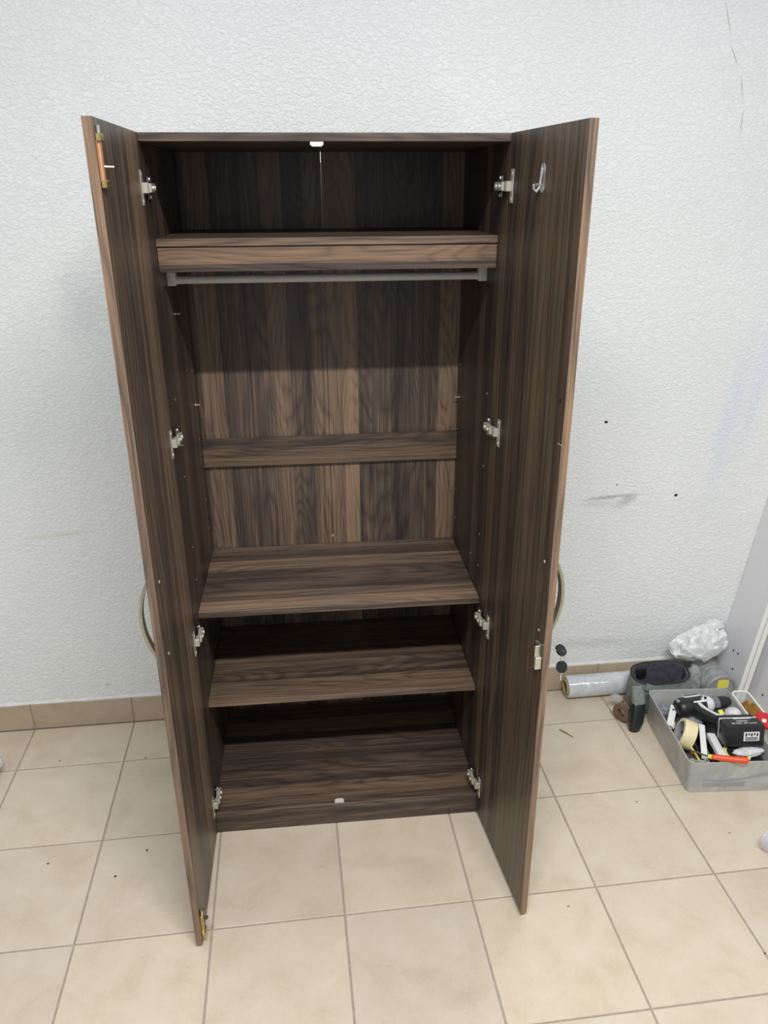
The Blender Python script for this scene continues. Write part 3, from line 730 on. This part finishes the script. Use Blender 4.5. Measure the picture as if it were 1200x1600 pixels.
# handle: swept grip from the housing to the battery foot
hp_ = [(0.058, -0.020, 0.0), (0.062, -0.045, 0.0), (0.070, -0.075, 0.0), (0.082, -0.105, 0.0), (0.092, -0.120, 0.0)]
def grip(t):
    w = 0.021 - 0.005*math.sin(math.pi*t) + 0.006*max(0, t-0.8)*5; h = 0.019 - 0.003*math.sin(math.pi*t)
    return [(w*math.cos(a), h*math.sin(a)) for a in [2*math.pi*i/16 for i in range(16)]]
b = MB(); b.sweep(hp_, grip); dbuild(b, 'grip', M['black_plastic'], drill)
b = MB(); b.sweep([(0.066, -0.018, 0.022), (0.066, -0.042, 0.0205), (0.071, -0.066, 0.0175), (0.080, -0.090, 0.0175), (0.093, -0.112, 0.020)], lambda t: [(0.004+0.003*math.sin(9*t), -0.002), (0.004, 0.002), (-0.004, 0.002), (-0.005, -0.002)], up=(0, 0, 1)); dbuild(b, 'grip_inlay', M['drill_white'], drill)
b = MB(); b.box(0.078, 0.092, -0.050, -0.030, -0.008, 0.008, 0.003, 2); dbuild(b, 'trigger', M['black_plastic'], drill)
FM = Matrix.Translation((0.104, -0.132, 0)) @ Matrix.Rotation(math.radians(-12), 4, 'Z')
b = MB(); b.box(-0.045, 0.060, -0.008, 0.014, -0.030, 0.030, 0.006, 2, M=FM); dbuild(b, 'foot', M['black_plastic'], drill)
b = MB(); b.box(-0.046, 0.061, -0.0105, -0.0075, -0.031, 0.031, 0.001, 1, M=FM); dbuild(b, 'foot_trim', M['drill_white'], drill)
b = MB(); b.box(-0.047, 0.065, -0.062, -0.011, -0.034, 0.032, 0.006, 2, M=FM); bat = dbuild(b, 'battery', M['black_plastic'], drill)
b = MB(); b.box(-0.010, 0.040, -0.020, -0.014, 0.0315, 0.0335, 0.0008, M=FM); dbuild(b, 'battery_rail', M['drill_white'], bat)
b = MB(); b.box(0.004, 0.048, -0.0632, -0.0618, -0.014, 0.014, 0.0, M=FM); stk = dbuild(b, 'sticker', M['white'], bat)
b = MB()
for i in range(5):
    xx = 0.008 + i*0.008; b.box(xx, xx+0.0045, -0.0637, -0.0631, 0.001 + 0.003*(i % 2), 0.011, M=FM)
for i in range(3): b.box(0.008, 0.044, -0.0637, -0.0631, -0.0115+i*0.0038, -0.0095+i*0.0038, M=FM)
dbuild(b, 'sticker_print', M['black_plastic'], stk, False)
text_mesh('lettering', 'makita', 0.012, M['white'], bat, DM @ FM @ Matrix.Translation((0.010, -0.031, 0.0322)))
text_mesh('lettering', 'BL1830 18V Li-ion', 0.0095, M['white'], bat, DM @ FM @ Matrix.Translation((0.012, -0.044, 0.0322)))

# masking tape roll
mt = item('masking_tape', 'cream masking tape roll leaning inside the tool box', 'tape')
TM = Matrix.Translation((1.790, 0.437, 0.104)) @ Matrix.Rotation(math.radians(-22), 4, 'Z') @ Matrix.Rotation(math.radians(18), 4, 'Y') @ XA
b = MB(); b.lathe([(0.0365, -0.020), (0.046, -0.020), (0.046, 0.020), (0.0365, 0.020)], 44, M=TM, closed=True); b.build('tape', M['cream_tape'], mt, True)
b = MB(); b.lathe([(0.0345, -0.0205), (0.0363, -0.0205), (0.0363, 0.0205), (0.0345, 0.0205)], 36, M=TM, closed=True); b.build('core', M['grey_lid'], mt, True)

# screwdriver with orange handle
sd = item('screwdriver', 'screwdriver with orange handle and yellow collar across the box front rim', 'screwdriver')
sa_, sb_, sc_, sd_ = Vector((1.770, 0.368, 0.100)), Vector((1.795, 0.309, 0.122)), Vector((1.803, 0.302, 0.1245)), Vector((1.897, 0.262, 0.133))
b = MB(); b.cyl(sa_, sb_, 0.0028, n=10); b.build('shaft', M['steel'], sd, True)
b = MB(); b.cyl(sb_, sc_, 0.0065, 0.0075, n=14, bev=0.001); b.build('collar', M['yellow'], sd, True)
dv = (sd_-sc_); q = dv.to_track_quat('Z', 'Y').to_matrix().to_4x4(); Lh = dv.length
b = MB(); b.lathe([(0.0, 0), (0.0078, 0.001), (0.0092, 0.02), (0.0085, 0.05), (0.0105, 0.085), (0.0095, Lh-0.006), (0.004, Lh)], 16, M=Matrix.Translation(sc_) @ q); b.build('handle', M['orange'], sd, True)

# white steel brackets / strips
def strip(nm, label, p0, p1, w, t, up, holes=(), fl=0.0):
    e = item(nm, label, 'strip'); p0, p1 = Vector(p0), Vector(p1)
    b = MB(); pr = [(w/2, -t/2), (w/2, t/2), (-w/2, t/2), (-w/2, -t/2)]
    if fl: pr = [(w/2, -fl), (w/2, t), (-w/2, t), (-w/2, -fl), (-w/2+t, -fl), (-w/2+t, 0), (w/2-t, 0), (w/2-t, -fl)]
    b.sweep([p0, p1], pr, up=up); b.build('strip_body', M['white'], e)
    d = (p1-p0); s = d.cross(Vector(up)).normalized(); n = s.cross(d).normalized()
    for h in holes:
        c_ = p0 + d*h; b = MB(); b.cyl(c_+n*(t*0.45), c_+n*(t*0.5+0.0005+ (t*0.5 if fl else 0)), 0.0035, n=12); b.build('hole', M['black_hole'], e)
    return e
strip('white_bracket', 'short white metal bracket with one hole, behind the masking tape', (1.770, 0.500, 0.090), (1.808, 0.556, 0.122), 0.022, 0.003, (0.2, -0.5, 0.8), (0.80,))
strip('white_bracket', 'plain white flat bar standing between masking tape and drill', (1.797, 0.326, 0.098), (1.850, 0.452, 0.122), 0.018, 0.003, (0.0, -0.35, 0.9))
strip('white_channel', 'long white plastic channel beside the drill battery', (1.850, 0.302, 0.102), (1.868, 0.425, 0.106), 0.024, 0.003, (0.1, 0.0, 1.0), (), 0.010)

# black handled pliers and small steel tools in the gap
pl = item('pliers', 'pliers with black and orange handles lying under the white bar', 'pliers')
for k_, (a, m_) in enumerate((((1.790, 0.372, 0.076), 'orange'), ((1.806, 0.360, 0.078), 'black_plastic'))):
    b = MB(); a = Vector(a); b.tube([a, a+Vector((0.004, 0.04, 0.004)), a+Vector((0.010-0.012*k_, 0.085, 0.010)), a+Vector((0.012-0.022*k_, 0.105, 0.012))], 0.0062, 10); b.build('handle', M[m_], pl, True)
b = MB(); b.cyl((1.806, 0.478, 0.086), (1.806, 0.478, 0.096), 0.010, n=16); b.box(1.799, 1.805, 0.48, 0.525, 0.087, 0.095, 0.001); b.box(1.807, 1.813, 0.48, 0.525, 0.087, 0.095, 0.001); b.build('jaws', M['steel'], pl, True)
misc = [('wrench', 'small chrome wrench at the front left of the tool box', (1.762, 0.330), (1.800, 0.318), 'nickel', 0.09),
        ('drill_bit', 'grey twist drill bit beside the white channel', (1.825, 0.330), (1.836, 0.405), 'steel', 0.086),
        ('hex_key', 'black hex key near the front rim of the tool box', (1.815, 0.312), (1.845, 0.360), 'black_plastic', 0.086),
        ('pencil', 'short yellow pencil beside the masking tape', (1.787, 0.330), (1.789, 0.400), 'yellow', 0.085)]
for nm, lb, a, c_, m_, z in misc:
    b = MB(); a3, c3 = Vector((*a, z)), Vector((*c_, z+0.004))
    e = empty(nm); tag(e, lb, nm.replace('_', ' '), 'tools lying in the grey tool box')
    d = (c3-a3)
    if nm == 'wrench':
        b.sweep([a3, c3], [(0.005, -0.0015), (0.005, 0.0015), (-0.005, 0.0015), (-0.005, -0.0015)]); b.build('shank', M[m_], e)
        for p_, r_ in ((a3, 0.009), (c3, 0.008)):
            b = MB(); b.lathe([(0.0045, -0.003), (r_, -0.003), (r_, 0.003), (0.0045, 0.003)], 16, M=Matrix.Translation(p_), closed=True); b.build('ring_end', M[m_], e, True)
    elif nm == 'hex_key':
        b.tube([a3, a3+d*0.5, c3, c3+Vector((0.012, -0.004, 0.0)), c3+Vector((0.020, -0.008, 0))], 0.0026, 6); b.build('bar', M[m_], e)
    elif nm == 'drill_bit':
        b.sweep([a3+d*t_/12 for t_ in range(13)], lambda t: [(0.0042*math.cos(x+t*9), 0.0026*math.sin(x+t*9)) for x in [2*math.pi*i/10 for i in range(10)]]); b.build('flute', M[m_], e, True)
        b = MB(); b.cyl(c3, c3+d.normalized()*0.022, 0.0036, n=12); b.build('shank', M[m_], e, True)
    else:
        b.cyl(a3, c3, 0.0036, n=6); b.build('pencil_body', M[m_], e)
        b = MB(); b.cyl(c3, c3+d.normalized()*0.010, 0.0034, 0.0005, n=6); b.build('pencil_tip', M['wood_chip'], e)
# a flat dark pouch below those small tools
lp = empty('tool_pouch', (BX, BY, 0), BR); tag(lp, 'dark pouch lining the left side of the tool box under small tools', 'pouch', 'tools lying in the grey tool box')
MB().box(-0.118, -0.026, -0.168, 0.085, 0.0045, 0.048, 0.010, 2).build('pouch_body', M['black_plastic'], lp, True)
MB().box(-0.112, -0.030, -0.160, -0.080, 0.0505, 0.074, 0.009, 2).build('pouch_flap', M['bag_inside'], lp, True)
cap = item('bottle_cap', 'small white plastic cap left of the masking tape', 'cap')
b = MB(); b.lathe([(0.0, 0.014), (0.011, 0.014), (0.013, 0.010), (0.014, 0.0), (0.012, 0.0)], 20, M=Matrix.Translation((1.785, 0.517, 0.075))); b.build('cap_shell', M['white'], cap, True)
b = MB(); b.lathe([(0.0145, 0.0), (0.0145, 0.003), (0.0138, 0.0035)], 20, M=Matrix.Translation((1.785, 0.517, 0.0735))); b.build('cap_ring', M['white'], cap, True)
# white bag behind the drill and the twisted bag under the battery
o = smooth_obj(crumple('plastic_sachet', (1.992, 0.500, 0.100), (0.026, 0.040, 0.026), 12.2, M['milky'], 0.16, 1.3)); tag(o, 'milky plastic bag stuffed behind the drill in the tool box', 'bag', 'tools lying in the grey tool box')
o = smooth_obj(crumple('twisted_bag', (1.940, 0.334, 0.102), (0.046, 0.017, 0.012), 15.6, M['milky'], 0.22, 1.8)); tag(o, 'twisted white plastic bag below the drill battery', 'bag', 'tools lying in the grey tool box')
o = smooth_obj(crumple('bubble_pouch', (1.845, 0.500, 0.095), (0.030, 0.026, 0.012), 18.6, M['clear_bag'], 0.2, 2.0)); tag(o, 'clear plastic pouch of screws tucked under the drill handle', 'pouch', 'tools lying in the grey tool box')
yt = item('packing_tape', 'pale yellow tape roll with black core at the box front', 'tape')
YM = Matrix.Translation((1.905, 0.334, 0.094)) @ Matrix.Rotation(math.radians(8), 4, 'X')
b = MB(); b.lathe([(0.030, -0.010), (0.040, -0.010), (0.040, 0.010), (0.030, 0.010)], 36, M=YM, closed=True); b.build('tape', M['yellow_tape'], yt, True)
b = MB(); b.lathe([(0.012, -0.0095), (0.0298, -0.0095), (0.0298, 0.0105), (0.012, 0.0105)], 30, M=YM, closed=True); b.build('core', M['black_plastic'], yt, True)
lbl = item('yellow_label', 'tiny yellow paper label beside the drill handle', 'label')
b = MB(); b.box(-0.008, 0.008, -0.009, 0.009, 0, 0.0008, M=Matrix.Translation((1.930, 0.482, 0.140)) @ Matrix.Rotation(0.3, 4, 'X')); b.build('label_sheet', M['yellow'], lbl)

# tub right of the tool box with wrappers
ct = empty('plastic_tub', (2.0665, 0.520, 0), BR); tag(ct, 'narrow clear plastic tub with pale rim right of the tool box', 'tub')
loft([rr_ring(0.040, 0.170, 0.014, 0.004), rr_ring(0.042, 0.172, 0.014, 0.0), rr_ring(0.050, 0.182, 0.016, 0.001), rr_ring(0.056, 0.194, 0.018, 0.110), rr_ring(0.053, 0.191, 0.016, 0.110), rr_ring(0.046, 0.178, 0.014, 0.004)], False, True).build('wall', M['clear_plastic'], ct, True)
b = MB(); b.sweep([(x, y, 0.111) for x, y in rrect(0.058, 0.196, 0.019, 6)], [(0.0035*math.cos(a), 0.0030*math.sin(a)) for a in [math.pi*i/4 for i in range(8)]], closed=True); b.build('rim', M['board_edge'], ct, True)
o = crumple('gold_wrapper', (2.065, 0.515, 0.072), (0.0165, 0.062, 0.058), 21.0, M['gold'], 0.16, 1.5, sub=3); tag(o, 'crumpled gold brown wrapper inside the clear tub', 'wrapper')
pk_ = empty('snack_packet'); tag(pk_, 'red packet with yellow corner resting on the clear tub rim', 'packet')
PM = Matrix.Translation((2.066, 0.415, 0.136)) @ Matrix.Rotation(math.radians(-35), 4, 'Z') @ Matrix.Rotation(math.radians(14), 4, 'X')
b = MB(); b.box(-0.050, 0.050, -0.030, 0.030, -0.010, 0.010, 0.008, 2, M=PM); b.build('packet_body', M['red'], pk_, True)
b = MB(); b.box(0.000, 0.051, -0.0305, 0.0305, -0.0085, 0.0112, 0.008, 2, M=PM); b.build('packet_corner', M['yellow'], pk_, True)
b = MB(); b.box(-0.030, -0.018, -0.016, -0.002, 0.0102, 0.0108, M=PM); b.build('packet_print', M['white'], pk_)

# ---------------------------------------------------------------- things cut by the frame edges
lb_ = empty('carrier_bag', (-0.42, 0.63, 0)); tag(lb_, 'pale plastic carrier bag at the far left edge of the photo', 'bag')
o = child_crumple('bag_body', (-0.435, 0.640, 0.052), (0.065, 0.062, 0.055), 31.0, M['milky'], lb_, amp=0.15, freq=1.8, flat=0.001)
b = MB(); b.box(-0.48, -0.378, 0.565, 0.585, 0.0, 0.022, 0.004, 2); o = b.build('bag_base', M['black_plastic'], lb_, True); o.matrix_parent_inverse = Matrix.Translation(lb_.location).inverted()
bt = empty('water_bottle', (1.865, 0.045, 0)); tag(bt, 'clear plastic bottle lying at the right edge of the photo', 'bottle')
BMt = Matrix.Translation((0.0, 0.0, 0.031)) @ Matrix.Rotation(math.radians(-60), 4, 'Z') @ Matrix.Rotation(math.radians(90), 4, 'Y')
b = MB(); b.lathe([(0.0, -0.010), (0.020, -0.034), (0.028, -0.030), (0.030, -0.018), (0.028, 0.0), (0.030, 0.015), (0.030, 0.10), (0.012, 0.135), (0.012, 0.150)], 28, M=Matrix.Translation((0, 0, 0.0)) @ BMt); b.build('bottle_body', M['clear_plastic'], bt, True)
b = MB(); b.lathe([(0.014, 0.146), (0.014, 0.162), (0.0, 0.163)], 20, M=BMt); b.build('bottle_cap', M['white'], bt, True)

# ---------------------------------------------------------------- litter on the floor
sp = MB(); sp.sweep([(1.452, 0.634, 0.002), (1.468, 0.612, 0.003), (1.484, 0.589, 0.002)], lambda t: [(0.003*(1.15-t), -0.0018), (0.0028*(1.2-t), 0.0018), (-0.003*(1.1-t), 0.0016), (-0.0028, -0.0018)])
tag(sp.build('wood_splinter', M['wood_chip']), 'thin tan wood splinter on the floor right of the open door', 'splinter')
CR = [(0.068, 0.670, 'dark crumb on the grout line left of the wardrobe near the skirting'), (1.571, 0.279, 'dark crumb on the tile just left of the tool box front corner'),
      (0.132, 0.278, 'dark crumb on the tile beside the left door, level with the wardrobe foot'), (-0.207, 0.694, 'dark crumb near the skirting at the far left'),
      (1.666, -0.239, 'dark crumb on the right-hand grout line nearest the camera'), (1.783, 0.128, 'dark crumb on the tile in front of the tool box'),
      (0.061, 0.197, 'dark crumb beside the long grout line left of the left door'), (-0.132, 0.265, 'dark crumb in the middle of the left-hand tile'),
      (1.24, -0.05, 'dark crumb just right of the right door tip'), (0.44, -0.26, 'dark crumb near the bottom edge below the left door tip')]
for i, (x, y, lab_) in enumerate(CR):
    r = random.uniform(0.002, 0.0034)
    t = bmesh.new(); bmesh.ops.create_icosphere(t, subdivisions=1, radius=r)
    for v in t.verts: v.co = Vector((v.co.x*random.uniform(0.7, 1.5), v.co.y*random.uniform(0.6, 1.3), v.co.z*0.5))
    zmin = min(v.co.z for v in t.verts)
    for v in t.verts: v.co.z -= zmin
    m_ = MB(); m_._merge(t); o = m_.build('crumb', M['dirt']); o.location = (x, y, 0.0002)
    tag(o, lab_, 'crumb', 'dirt crumbs on the tiles')
